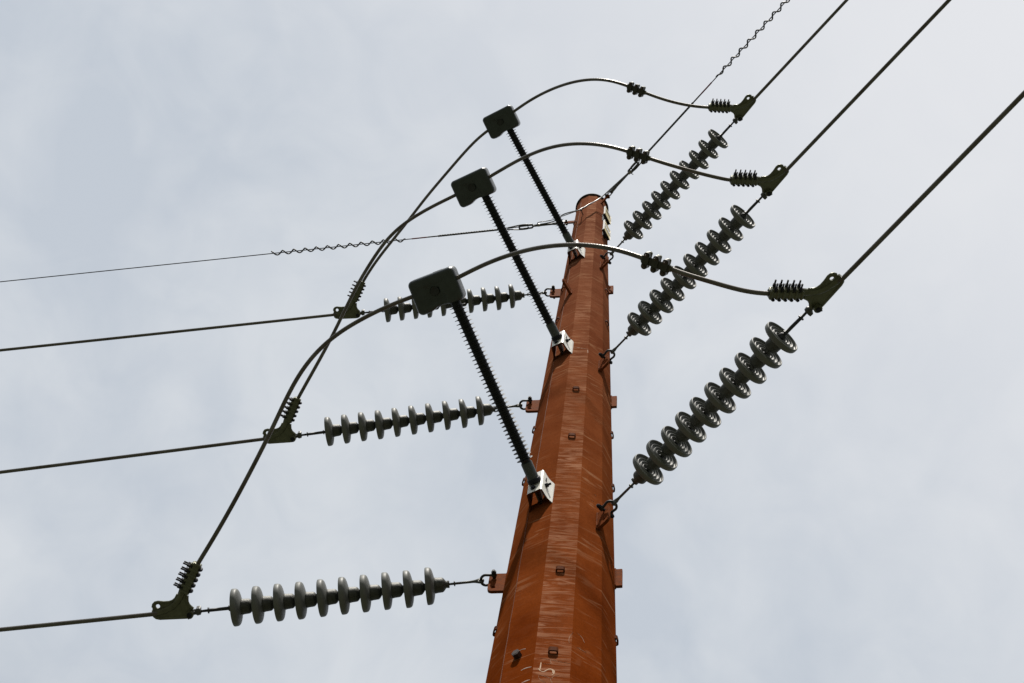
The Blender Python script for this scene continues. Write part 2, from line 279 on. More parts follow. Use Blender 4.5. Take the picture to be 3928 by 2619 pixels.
def stranded(mb, pts, r, lobes=14, lay=0.30, depth=0.10, mi=0, sub=4):
    n = lobes * sub; m = len(pts); tg = [(pts[min(i + 1, m - 1)] - pts[max(i - 1, 0)]).normalized() for i in range(m)]
    ref = tg[0].orthogonal().normalized(); vs = []; fs = []; dist = 0.0
    for i in range(m):
        if i: dist += (pts[i] - pts[i - 1]).length
        ref = (ref - tg[i] * ref.dot(tg[i])).normalized(); bn = tg[i].cross(ref); tw = 2 * math.pi * dist / lay
        for k in range(n):
            a = 2 * math.pi * k / n; q = r * (1 - depth + depth * abs(math.cos(lobes * a / 2)))
            vs.append(pts[i] + (ref * math.cos(a + tw) + bn * math.sin(a + tw)) * q)
    for i in range(m - 1):
        for k in range(n): fs.append((i * n + k, i * n + (k + 1) % n, (i + 1) * n + (k + 1) % n, (i + 1) * n + k))
    mb.add(vs, fs, mi, True); mb.add(vs[:n], [tuple(range(n))], mi); mb.add(vs[-n:], [tuple(range(n))], mi)

# ---------------------------------------------------------------- scene objects bookkeeping
def tag(o, label, cat, group=None):
    o['label'] = label; o['category'] = cat
    if group: o['group'] = group
    return o
def thing(name, label, cat, Mx, group=None):
    o = bpy.data.objects.new(name, None); o.empty_display_size = 0.1; COL.objects.link(o); o.matrix_world = Mx
    return tag(o, label, cat, group)
def dup(root, Mx, label):
    def cp(o, par):
        c = o.copy(); COL.objects.link(c)
        if par is not None: c.parent = par
        for ch in kids.get(o, []): cp(ch, c)
        return c
    kids = {}
    for o in list(COL.objects):
        if o.parent is not None: kids.setdefault(o.parent, []).append(o)
    r = cp(root, None); r.matrix_world = Mx; r['label'] = label
    return r
def frame(o, x, y, z): return Matrix(((x.x, y.x, z.x, o.x), (x.y, y.y, z.y, o.y), (x.z, y.z, z.z, o.z), (0, 0, 0, 1)))
def frame_xz(o, x, up=Vector((0, 0, 1))):
    x = Vector(x).normalized(); y = up.cross(x).normalized(); return frame(Vector(o), x, y, x.cross(y))
def radial(a): return Vector((math.cos(a), math.sin(a), 0))
def tang(a): return Vector((-math.sin(a), math.cos(a), 0))

# ---------------------------------------------------------------- ground
gm = mat('grass_ground', (0.030, 0.036, 0.018), 0.95, var=0.4, vscale=0.6, col2=(0.055, 0.058, 0.034))
g = MB(); S = 1500.0; g.add([(-S, -S, 0), (S, -S, 0), (S, S, 0), (-S, S, 0)], [(0, 1, 2, 3)])
go = g.build('ground', gm, fix=False); go['kind'] = 'structure'

# ---------------------------------------------------------------- pole
pole = thing('transmission_pole', 'tapering twelve sided rust brown steel pole under a flat black round cap', 'pole', Matrix.Translation(AX))
PH = 6.5                                                      # first vertex azimuth; plates face at 30k-8.5 degrees
ZT = 18.76
def section(z):
    R = RAD(z); out = []
    for k in range(12):
        for da in (-2.6, -1.3, 0, 1.3, 2.6):                # pressed bends, not knife edges
            a = R_(PH + 30 * k + da); rr = R * (1 - 0.004 - abs(da) * 0.0 ) * math.cos(R_(15)) / max(math.cos(R_(15 - abs(da))), 1e-3)
            rr = min(rr, R * 0.9955); out.append((rr * math.cos(a), rr * math.sin(a), z))
    return out
pb = MB(); zs = [-0.3, 0, 3, 6, 8, 10, 12, 14, 16, 18, ZT]; n = 60
vs = [v for z in zs for v in section(z)]
pb.add(vs, [(j * n + i, j * n + (i + 1) % n, (j + 1) * n + (i + 1) % n, (j + 1) * n + i) for j in range(len(zs) - 1) for i in range(n)])
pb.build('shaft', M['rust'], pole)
cb = MB(); cb.lathe([(0, 0.02), (0, 0.2055), (0.012, 0.2055), (0.012, 0.02)], 48, T=Matrix.Translation((0, 0, ZT - 0.002)) @ Matrix.Rotation(-math.pi / 2, 4, 'Y'), smooth=False)
cb.lathe([(0, 0.0), (0.0, 0.03), (0.012, 0.03), (0.012, 0.0)], 16, T=Matrix.Translation((0, 0, ZT - 0.001)) @ Matrix.Rotation(-math.pi / 2, 4, 'Y'), smooth=False)
cb.build('cap', M['cap'], pole)
# seam weld running up one bend
wa = R_(-143.5); wb = MB(); wpts = []
for i in range(160):
    z = 0.2 + i * (ZT - 0.4) / 159; wpts.append(radial(wa + R_(random.uniform(-0.25, 0.25))) * (RAD(z) * 0.996 + random.uniform(-0.001, 0.001)) + Vector((0, 0, z)))
wb.tube(wpts, [0.0028 + random.uniform(-0.0006, 0.0012) for _ in wpts], 6); wb.build('weld_seam', M['weld'], pole)

def plate_frame(az, r, z):       # x radial, y tangential, z up, origin on the pole axis line
    return frame(radial(az) * r + Vector((0, 0, z)), radial(az), tang(az), Vector((0, 0, 1)))
def swap_yz(T): return T @ Matrix(((1, 0, 0, 0), (0, 0, -1, 0), (0, 1, 0, 0), (0, 0, 0, 1)))
def vang(az, z, length, zlo, zhi, holes, th=0.022, name='vang_plate', r0=None, c=0.028):
    r = RAD(z) if r0 is None else r0
    b = MB(); x1 = length
    out = [(-0.03, zlo), (x1 - c, zlo), (x1 - c * 0.3, zlo + c * 0.3), (x1, zlo + c), (x1, zhi - c), (x1 - c * 0.3, zhi - c * 0.3), (x1 - c, zhi), (-0.03, zhi)]
    b.prism(out, -th / 2, th / 2, [circle(hx, hz, 0.0135) for hx, hz in holes], T=swap_yz(plate_frame(az, r, z)))
    # fillet welds along the root
    b.tube([plate_frame(az, r, z) @ Vector((-0.002, th / 2 + 0.003, zz)) for zz in (zlo, (zlo + zhi) / 2, zhi)], 0.006, 6)
    b.tube([plate_frame(az, r, z) @ Vector((-0.002, -th / 2 - 0.003, zz)) for zz in (zlo, (zlo + zhi) / 2, zhi)], 0.006, 6)
    return b.build(name, M['rust_plain'], pole)
for s in 'LR':
    for k in range(3):
        h = Vector(D[s + str(k)]['hole']) - AX; z = h.z; az = math.atan2(h.y, h.x); rr = math.hypot(h.x, h.y); hx = rr - RAD(z)
        vang(az, z, hx + 0.036, -0.165, 0.055, [(hx, 0.0), (hx - 0.004, -0.12)])
for k in range(3): vang(R_(-17), D['L' + str(k)]['hole'][2], 0.046, -0.160, 0.050, [], c=0.006)
vang(R_(-130.5), 15.07, 0.15, -0.05, 0.06, [(0.11, 0.02)], th=0.024)
GW = {'L': (D['azL'], 18.285, -0.107), 'R': (D['azR'], 18.55, -0.135)}
for s in 'LR':
    az, z0, sl = GW[s]; vang(az, z0, 0.30 - RAD(z0) + 0.028, -0.04, 0.03, [(0.30 - RAD(z0), 0.0)], th=0.018)

# climbing step clips: U straps welded on three faces
def step_clip(az, t, z):
    b = MB(); w, dpt, th, hgt = 0.029, 0.024, 0.0090, 0.036
    T = frame(radial(az) * (RAD(z) * COS15) + tang(az) * t + Vector((0, 0, z)), tang(az), radial(az), Vector((0, 0, 1)))
    def u(off):
        p = []
        for x, y in ((-w, -0.004), (-w, dpt * 0.45)): p.append((x - off * -1 if False else x + off, y))
        for i in range(1, 6):
            a = math.pi - i * math.pi / 12; p.append((-w * 0.45 + (w * 0.55 - off) * math.cos(a), dpt * 0.45 + (dpt * 0.55 - off) * math.sin(a)))
        for i in range(6, 11):
            a = math.pi - i * math.pi / 12 ; p.append((w * 0.45 + (w * 0.55 - off) * math.cos(a), dpt * 0.45 + (dpt * 0.55 - off) * math.sin(a)))
        p += [(w - off, dpt * 0.45), (w - off, -0.004)]
        return p
    o, i_ = u(0), u(th); b.prism(o + i_[::-1], -hgt / 2, hgt / 2, T=T)
    return b.build('step_clip', M['clip'], pole)
for z in (6.68, 7.61, 8.55, 9.48, 10.50, 11.53, 12.47, 13.45, 16.45):
    if z not in (10.50, 13.45, 16.45): step_clip(R_(-98.5), 0.0, z)
for az in (-158.5, -38.5):
    for z in (14.50, 15.43, 17.80): step_clip(R_(az), 0.0, z)
for az in (-174.5, -22.5):
    for z in (9.16, 11.20, 12.13): step_clip(R_(az), 0.0, z)

# welded nut
b = MB(); T = plate_frame(R_(-129.7), RAD(8.56) * COS15, 8.56)
b.hexa(T @ Vector((-0.005, 0, 0)), T @ Vector((0.032, 0, 0)), 0.027); b.cyl(T @ Vector((0.03, 0, 0)), T @ Vector((0.0335, 0, 0)), 0.017, 12)
b.build('threaded_boss', M['rust_dark'], pole)

# chalked and scratched marks
def facet_pt(az, t, z, lift=0.0015): return radial(R_(az)) * (RAD(z) * COS15 * 0.9965 + lift) + tang(R_(az)) * t + Vector((0, 0, z))
CH = [[(-0.0629, 8.4355), (-0.0639, 8.3987), (-0.0654, 8.3623)], [(-0.077, 8.3751), (-0.0623, 8.3519), (-0.0436, 8.3454), (-0.0281, 8.3619), (-0.0144, 8.3746), (-0.0001, 8.3748), (0.0149, 8.3606), (0.0167, 8.3446), (0.0114, 8.3278), (0.0036, 8.3196)], [(0.0001, 8.3712), (0.0079, 8.3578), (0.0099, 8.3365)]]
FAINT = [[(-0.0716, 8.4793), (-0.0277, 8.4735), (0.0183, 8.4632), (0.06, 8.4542), (0.1037, 8.4466)], [(-0.0129, 8.4663), (-0.0062, 8.4359), (-0.015, 8.4255)], [(-0.0543, 8.4293), (-0.0313, 8.4233), (-0.0109, 8.4261)], [(-0.0688, 8.2866), (-0.0658, 8.3066), (-0.0351, 8.3018), (-0.0102, 8.291), (0.0023, 8.2856), (0.0135, 8.3049), (0.0452, 8.3235)], [(-0.0688, 8.2866), (-0.0531, 8.2604), (-0.0237, 8.2398)], [(-0.0016, 8.2815), (0.0015, 8.2608), (0.0104, 8.2427)], [(0.1067, 8.7713), (0.0909, 8.7337), (0.0844, 8.6822), (0.094, 8.6526)]]
def strokes(name, lst, m):
    for az, st, w in lst:
        b = MB()
        p = catmull([facet_pt(az, t, z, 0.0) for t, z in st], 0.006); nrm = radial(R_(az))
        vs, fs = [], []
        for i, q in enumerate(p):
            d = (p[min(i + 1, len(p) - 1)] - p[max(i - 1, 0)]).normalized(); sd_ = nrm.cross(d).normalized()
            f = w * (0.55 + 0.45 * math.sin(math.pi * (i + 0.5) / len(p))) * random.uniform(0.7, 1.15)
            vs += [q + sd_ * f + nrm * 0.0005, q + nrm * 0.0011, q - sd_ * f + nrm * 0.0005]
        for i in range(len(p) - 1):
            fs += [(3 * i, 3 * i + 1, 3 * i + 4, 3 * i + 3), (3 * i + 1, 3 * i + 2, 3 * i + 5, 3 * i + 4)]
        b.add(vs, fs); b.build(name, m, pole, fix=False)
strokes('chalk_stroke', [(-98.5, s_, 0.0038) for s_ in CH], M['chalk'])
sc = [(-98.5, s_, 0.0014) for s_ in FAINT]
sc += [(-98.5, s_, 0.0022) for s_ in ([(-0.0557, 13.4607), (0.0729, 13.4291)], [(0.0731, 13.4208), (0.0772, 13.3308)])]
sc += [(-68.5, s_, 0.0020) for s_ in ([(0.0214, 10.6974), (0.0444, 10.6928)], [(0.0005, 10.5761), (0.0231, 10.5774)], [(0.0024, 10.4559), (0.0201, 10.452)], [(-0.0671, 8.6475), (-0.0016, 8.646)], [(-0.0745, 8.7969), (-0.0375, 8.7792), (-0.0166, 8.7371)])]
strokes('scratch_mark', sc, M['scratch'])
strokes('pale_scrape', [(-128.5, s_, 0.0045) for s_ in ([(0.0259, 8.3975), (0.0463, 8.4029), (0.0674, 8.4006), (0.0925, 8.3921)], [(0.04, 8.2656), (0.0695, 8.2687), (0.0925, 8.2654)])] + [(-128.5, [(-0.0104, 8.6153), (0.0106, 8.6208), (0.0376, 8.611)], 0.003)], M['pale'])

# folded brackets that carry the post insulators, welded to the left-front face
def bracket(z0):
    az = R_(-128.5); T = frame(radial(az) * (RAD(z0 + 0.1) * COS15) + Vector((0, 0, z0)), tang(az), radial(az), Vector((0, 0, 1)))
    half = [(0.094, -0.012), (0.091, 0.004), (0.080, 0.022), (0.072, 0.040), (0.067, 0.060), (0.062, 0.090), (0.060, 0.100), (0.056, 0.107), (0.049, 0.111)]
    outer = [(-x, y) for x, y in half] + half[::-1]
    th = 0.0115; n = len(outer); inner = []
    for i in range(n):
        a_ = Vector(outer[max(i - 1, 0)]); c_ = Vector(outer[min(i + 1, n - 1)]); d = (c_ - a_).normalized(); nn_ = Vector((d.y, -d.x))
        inner.append((outer[i][0] + nn_.x * th, outer[i][1] + nn_.y * th))
    H = 0.285; sh = 0.5; b = MB()
    def P3(p, zz): return (p[0], p[1], zz + sh * max(p[1], 0))
    vs = [P3(p, 0) for p in outer] + [P3(p, H) for p in outer] + [P3(p, 0) for p in inner] + [P3(p, H) for p in inner]
    b.add(vs, [(i, i + 1, n + i + 1, n + i) for i in range(n - 1)], 0, False, T)                     # outside
    b.add(vs, [(2 * n + i, 2 * n + i + 1, 3 * n + i + 1, 3 * n + i) for i in range(n - 1)], 1, False, T)   # inside
    b.add(vs, [(i, i + 1, 2 * n + i + 1, 2 * n + i) for i in range(n - 1)] + [(n + i, n + i + 1, 3 * n + i + 1, 3 * n + i) for i in range(n - 1)] + [(0, n, 3 * n, 2 * n), (n - 1, 2 * n - 1, 4 * n - 1, 3 * n - 1)], 1, False, T)
    o = b.build('mounting_bracket', [M['white'], M['clip']], pole)
    gb = MB(); TT = T @ Matrix(((0, 0, 1, 0), (1, 0, 0, 0), (0, 1, 0, 0), (0, 0, 0, 1)))             # local x radial, y up, z tangential
    gb.prism([(-0.01, 0.06), (0.03, 0.04), (0.097, 0.075), (0.097, 0.25), (-0.01, 0.22)], -0.006, 0.006, T=TT)
    gb.build('gusset', M['rust_dark'], o)
    nb = MB(); nb.hexa(T @ Vector((0.060, 0.068, 0.16)), T @ Vector((0.083, 0.068, 0.16)), 0.017); nb.cyl(T @ Vector((0.08, 0.068, 0.16)), T @ Vector((0.106, 0.068, 0.16)), 0.0085)
    nb.build('side_bolt', M['bolt'], o)
    fb = MB(); fb.cyl(T @ Vector((-0.008, 0.110, 0.108)), T @ Vector((-0.008, 0.117, 0.108)), 0.020, 14); fb.hexa(T @ Vector((-0.008, 0.117, 0.108)), T @ Vector((-0.008, 0.129, 0.108)), 0.016)
    fb.build('front_bolt', M['bolt'], o)
    sb = MB(); sT = T @ frame(Vector((0.0655, 0.072, 0.245)), Vector((1, 0, 0)), Vector((-0.1, 1, 0)).normalized(), Vector((0, 0, 1))); sb.box((0.004, 0.016, 0.05), sT, 0.0015, 2)
    sb.build('slot_shade', M['galv_dark'], o)  # dark block stands in for the shade inside an open slot
for k in range(3): bracket(D['post'][k][0][2] - 0.19)

# standoff clip for the bonding wire
b = MB(); a = R_(-127); p0 = radial(a) * RAD(17.92) * 0.97 + Vector((0, 0, 17.92)); p1 = Vector((0.481, 4.795, 17.803)) - AX
b.tube(catmull([p0, p0 + radial(a) * 0.03, p1 + Vector((0, 0, 0.02)) - radial(a) * 0.02, p1], 0.01), 0.006, 8); b.build('wire_standoff', M['bolt'], pole)

# ---------------------------------------------------------------- insulator strings
DISC_P = [(-0.040, 0.050), (-0.037, 0.060), (-0.033, 0.080), (-0.0285, 0.098), (-0.0235, 0.112), (-0.0185, 0.1195), (-0.0125, 0.1242), (-0.005, 0.1264), (0.005, 0.1271), (0.015, 0.127), (0.0185, 0.1255), (0.0198, 0.1225), (0.0188, 0.1195), (0.014, 0.1178), (0.006, 0.116), (0.001, 0.112), (-0.001, 0.106),
          (0.001, 0.100), (0.006, 0.0965), (0.0105, 0.0945), (0.0118, 0.092), (0.0105, 0.0895), (0.005, 0.088), (0.0, 0.0845), (-0.002, 0.0785), (0.0, 0.073), (0.005, 0.0695), (0.0095, 0.068), (0.0108, 0.0655), (0.0095, 0.063), (0.004, 0.0615), (-0.001, 0.058), (-0.003, 0.053), (0.0, 0.049), (0.004, 0.0465), (0.007, 0.0445), (0.006, 0.042), (-0.002, 0.040), (-0.010, 0.036), (-0.014, 0.016)]
CAP_P = [(-0.138, 0.010), (-0.138, 0.0225), (-0.119, 0.0235), (-0.113, 0.028), (-0.106, 0.038), (-0.098, 0.0465), (-0.090, 0.0505), (-0.052, 0.0525), (-0.048, 0.054), (-0.040, 0.054), (-0.037, 0.051), (-0.033, 0.047)]
def make_string(label, Mx):
    root = thing('insulator_string', label, 'insulator string', Mx, 'ten disc insulator strings')
    b = MB()                                                   # bow shackle lying flat, pin through the plate
    pts = [(-0.004, 0.036, 0), (0.030, 0.036, 0)] + [(0.058 + 0.036 * math.cos(a) * 1.0, 0.040 * math.sin(a), 0) for a in [R_(90 - 15 * i) for i in range(13)]] + [(0.030, -0.036, 0), (-0.004, -0.036, 0)]
    b.tube(pts, 0.0095, 10)
    for sy in (1, -1): b.cyl((0, sy * 0.025, 0), (0, sy * 0.046, 0), 0.019, 16)
    sh = b.build('shackle', M['galv_dark'], root)
    p = MB(); p.cyl((0, -0.078, 0), (0, 0.072, 0), 0.010, 12); p.hexa((0, 0.047, 0), (0, 0.064, 0), 0.017); p.hexa((0, -0.066, 0), (0, -0.047, 0), 0.0175); p.cyl((0, -0.0705, 0), (0, -0.0665, 0), 0.013); p.build('shackle_bolt', M['bolt'], sh)
    e = MB(); e.tube([(0.098 + 0.019 * math.cos(a), 0.0, 0.019 * math.sin(a)) for a in [2 * math.pi * i / 18 for i in range(18)]], 0.0095, 10, closed=True)
    e.cyl((0.09, -0.014, 0.0), (0.09, 0.014, 0.0), 0.016, 14)
    e.lathe([(0.112, 0.016), (0.135, 0.011), (0.150, 0.0095), (0.268, 0.0085), (0.270, 0.018), (0.277, 0.018), (0.279, 0.0085), (0.318, 0.008)], 12); e.build('ball_eye_rod', M['galv'], root)
    xs = 0.4477; proto = None
    for j in range(10):
        x = xs + (9 - j) * 0.146
        if proto is None:
            d = MB(); d.lathe(DISC_P, 88); dm = d.build('disc', M['porcelain'], root)
            c = MB(); c.lathe(CAP_P, 28)
            c.box((0.018, 0.026, 0.050), Matrix.Translation((-0.130, 0.010, 0)), 0.004, 2)
            cm = c.build('cap', M['cap_iron'], dm)
            q = MB(); q.lathe([(-0.016, 0.022), (-0.004, 0.020), (0.0, 0.010), (0.008, 0.009)], 14); qm = q.build('pin', M['bolt'], dm)
            proto = (dm.data, cm.data, qm.data)
            dm.location = (x, 0, 0); dm.rotation_euler = (0.4, 0, 0)
        else:
            o = None
            for nm, me, par in (('disc', proto[0], root), ('cap', proto[1], None), ('pin', proto[2], None)):
                q_ = bpy.data.objects.new(nm, me); COL.objects.link(q_); q_.parent = root if nm == 'disc' else o
                if nm == 'disc': o = q_; o.location = (x, random.uniform(-0.002, 0.002), random.uniform(-0.002, 0.002)); o.rotation_euler = (random.uniform(0, 6.28), random.uniform(-0.012, 0.012), random.uniform(-0.012, 0.012))
    e = MB(); x1 = xs + 9 * 0.146
    e.lathe([(x1 - 0.006, 0.016), (x1 + 0.004, 0.026), (x1 + 0.026, 0.024), (x1 + 0.036, 0.0115), (x1 + 0.040, 0.0105), (x1 + 0.041, 0.020), (x1 + 0.049, 0.020), (x1 + 0.05, 0.0125), (x1 + 0.182, 0.0115), (x1 + 0.183, 0.021), (x1 + 0.190, 0.021), (x1 + 0.191, 0.0095), (x1 + 0.245, 0.0085)], 14)
    e.build('link_rod', M['galv_dark'], root)
    e = MB(); e.lathe([(x1 + 0.235, 0.012), (x1 + 0.242, 0.024), (x1 + 0.262, 0.027), (x1 + 0.272, 0.020), (x1 + 0.280, 0.012)], 16)
    e.box((0.03, 0.03, 0.045), Matrix.Translation((x1 + 0.25, 0.018, 0.0)), 0.006, 2)
    for zz in (0.016, -0.016): e.box((0.062, 0.024, 0.008), Matrix.Translation((x1 + 0.296, 0, zz)), 0.003, 2)
    e.build('socket_clevis', M['galv'], root)
    return root
LAB = {'L0': 'lowest left string of ten grey porcelain discs, near horizontal, ending at the lowest left clamp',
       'L1': 'middle left string of ten grey porcelain discs, passing behind the dark lowest post insulator',
       'L2': 'topmost left string of ten grey discs, half hidden behind the nearest grey green cover box',
       'R0': 'lowest and largest right string of ten grey discs, ribbed undersides clear of every cable',
       'R1': 'middle right string of ten grey discs, crossed by the lowest jumper cable',
       'R2': 'topmost and smallest right string of ten grey discs, crossed by the middle jumper cable'}
def string_frame(d):
    h = Vector(d['hole']); u_ = Vector(d['u'])
    return frame_xz(h, u_)
first = None
for key in ('L0', 'L1', 'L2', 'R0', 'R1', 'R2'):
    d = D[key]; Mx = string_frame(d)
    if first is None: first = make_string(LAB[key], Mx)
    else: dup(first, Mx, LAB[key])

# ---------------------------------------------------------------- bolted dead end clamps
def make_clamp(label, Mx, sy):
    root = thing('dead_end_clamp', label, 'cable clamp', Mx, 'bolted dead end clamps')
    Y = lambda p: (p[0], p[1] * sy)
    out = [(0.0, -0.024), (0.03, -0.024), (0.205, -0.012), (0.228, -0.006), (0.243, 0.010), (0.247, 0.03), (0.246, 0.070), (0.240, 0.090), (0.226, 0.103), (0.205, 0.106), (0.165, 0.098), (0.130, 0.096), (0.105, 0.102), (0.085, 0.116), (0.066, 0.144), (0.045, 0.19),
           (-0.0085, 0.157), (0.006, 0.125), (0.012, 0.100), (0.012, 0.080), (0.004, 0.058), (-0.010, 0.042), (-0.024, 0.028), (-0.031, 0.010), (-0.028, -0.008), (-0.018, -0.019)]
    b = MB(); fill = lambda o: [Y(p) for p in (o if sy > 0 else o[::-1])]
    b.prism(fill(out), 0.019, 0.031, [fill(circle(0.207, 0.075, 0.0145))])
    # raised rim along the edge and the conductor channel curling into the tail
    path = [(0.250, 0.028), (0.205, 0.033), (0.150, 0.046), (0.105, 0.066), (0.070, 0.098), (0.040, 0.140), (0.018, 0.180)]
    b.tube(catmull([(*Y(p), 0.027) for p in path], 0.012), 0.0235, 14)
    rim = [(0.0, -0.022), (0.03, -0.022), (0.205, -0.010), (0.228, -0.003), (0.242, 0.012)]
    b.tube([(*Y(p), 0.025) for p in rim], 0.0125, 8)
    rim = [(0.244, 0.070), (0.238, 0.089), (0.225, 0.101), (0.205, 0.104), (0.165, 0.096), (0.130, 0.094), (0.105, 0.100), (0.085, 0.114), (0.066, 0.142)]
    b.tube([(*Y(p), 0.025) for p in rim], 0.0095, 8)
    rim = [(0.006, 0.125), (0.010, 0.100), (0.010, 0.080), (0.002, 0.058), (-0.010, 0.043), (-0.024, 0.028)]
    b.tube([(*Y(p), 0.025) for p in rim], 0.013, 8)
    b.cyl((-0.003 * 0, -0.002 * sy, -0.006), (0, -0.002 * sy, 0.056), 0.028, 18)
    # tail: ribbed saddle
    e = Vector((-0.511, 0.859 * sy, 0)); q = Vector((0.859, 0.511 * sy, 0)); zc = 0.025; o0 = Vector((0.020, 0.152 * sy, zc))
    TF = frame(o0, e, q, e.cross(q))
    b.box((0.215, 0.056, 0.046), TF @ Matrix.Translation((0.105, -0.004, 0)), 0.014, 3)
    for i in range(6): b.box((0.020, 0.066, 0.056), TF @ Matrix.Translation((0.006 + 0.0405 * i, -0.002, 0)), 0.008, 3)
    b.lathe([(0.195, 0.022), (0.205, 0.027), (0.218, 0.029), (0.222, 0.026), (0.218, 0.019), (0.205, 0.018)], 16, T=TF)
    b.build('body', M['alu'], root)
    kb = MB(); kb.box((0.20, 0.016, 0.040), TF @ Matrix.Translation((0.108, 0.031, 0)), 0.006, 2); kb.build('keeper', M['alu'], root)
    for i in range(5):
        ub = MB(); x = 0.026 + 0.0405 * i
        for zz in (-0.020, 0.020):
            ub.cyl(TF @ Vector((x, 0.026, zz)), TF @ Vector((x, 0.086, zz)), 0.0062, 8); ub.hexa(TF @ Vector((x, 0.037, zz)), TF @ Vector((x, 0.056, zz)), 0.0122)
        for zz in (-0.0165, 0.0165): ub.cyl(TF @ Vector((x, -0.036, zz)), TF @ Vector((x, 0.030, zz)), 0.0045, 6)
        ub.tube([TF @ Vector((x, -0.033 - 0.010 * math.cos(a), 0.024 * math.sin(a))) for a in [R_(-90 + 20 * j) for j in range(10)]], 0.0105, 8)
        ub.build('u_bolt', M['bolt'], root)
    pb_ = MB(); pb_.cyl((0, -0.002 * sy, -0.016), (0, -0.002 * sy, 0.066), 0.0115, 12); pb_.hexa((0, -0.002 * sy, -0.018), (0, -0.002 * sy, -0.007), 0.018); pb_.cyl((-0.012, -0.012 * sy, -0.012), (0.010, -0.028 * sy, -0.012), 0.003, 6)
    pb_.build('clevis_bolt', M['bolt'], root)
    return root
CL = {'L0': 'olive bolted clamp with an open hole, outer end of the lowest left disc string',
      'L1': 'olive bolted clamp at the middle left disc string, crossed by the lowest jumper cable',
      'L2': 'olive bolted clamp at the topmost left disc string, its bolts behind the middle jumper cable',
      'R0': 'largest right hand bolted clamp, above the outer end of the lowest right disc string',
      'R1': 'bolted clamp at the outer end of the middle right disc string',
      'R2': 'smallest right hand bolted clamp, beside the outer end of the topmost right disc string'}
protos = {}; CLF = {}
for key in ('L0', 'L1', 'L2', 'R0', 'R1', 'R2'):
    d = D[key]; x = Vector(d['u']); y = Vector(d['Y']); sy = 1 if key[0] == 'L' else -1
    yl = y * sy; zl = x.cross(yl); Mx = frame(Vector(d['pin']), x, yl, zl); CLF[key] = Mx
    if key[0] not in protos: protos[key[0]] = make_clamp(CL[key], Mx, sy)
    else: dup(protos[key[0]], Mx, CL[key])

# ---------------------------------------------------------------- conductors
CR = 0.0152
CO = {'L0': 'lowest of the three thick stranded conductors running out to the left',
      'L1': 'middle of the three thick stranded conductors running out to the left',
      'L2': 'topmost of the three thick stranded conductors running out to the left',
      'R0': 'thick stranded conductor from the lowest right clamp, leaving at the right edge',
      'R1': 'thick stranded conductor from the middle right clamp, between the other two right conductors',
      'R2': 'thick stranded conductor from the topmost right clamp, leaving nearest the spiral wrapped wire'}
for key in ('L0', 'L1', 'L2', 'R0', 'R1', 'R2'):
    d = D[key]; Mx = CLF[key]; e = Vector(d['exit']); az, sl = d['caz'], d['csl']; b = MB()
    st = Mx @ Vector((0.200, 0.033 * (1 if key[0] == 'L' else -1), 0.022))
    line = lambda s_: e + radial(az) * s_ + Vector((0, 0, sl * s_ + 0.0009 * s_ * s_))
    near = [st] + [line(0.02 + 0.02 * i) for i in range(int(4.2 / 0.02))]
    stranded(b, [Vector(p) for p in near], CR, 14, 0.30, 0.12, sub=3)
    s0 = 0.02 + 0.02 * (int(4.2 / 0.02) - 1)
    b.tube([line(s0 - 0.005 + 0.8 * i) for i in range(80)], CR * 0.98, 10)
    tag(b.build('conductor', M['cable'], fix=False), CO[key], 'power line', 'phase conductors')

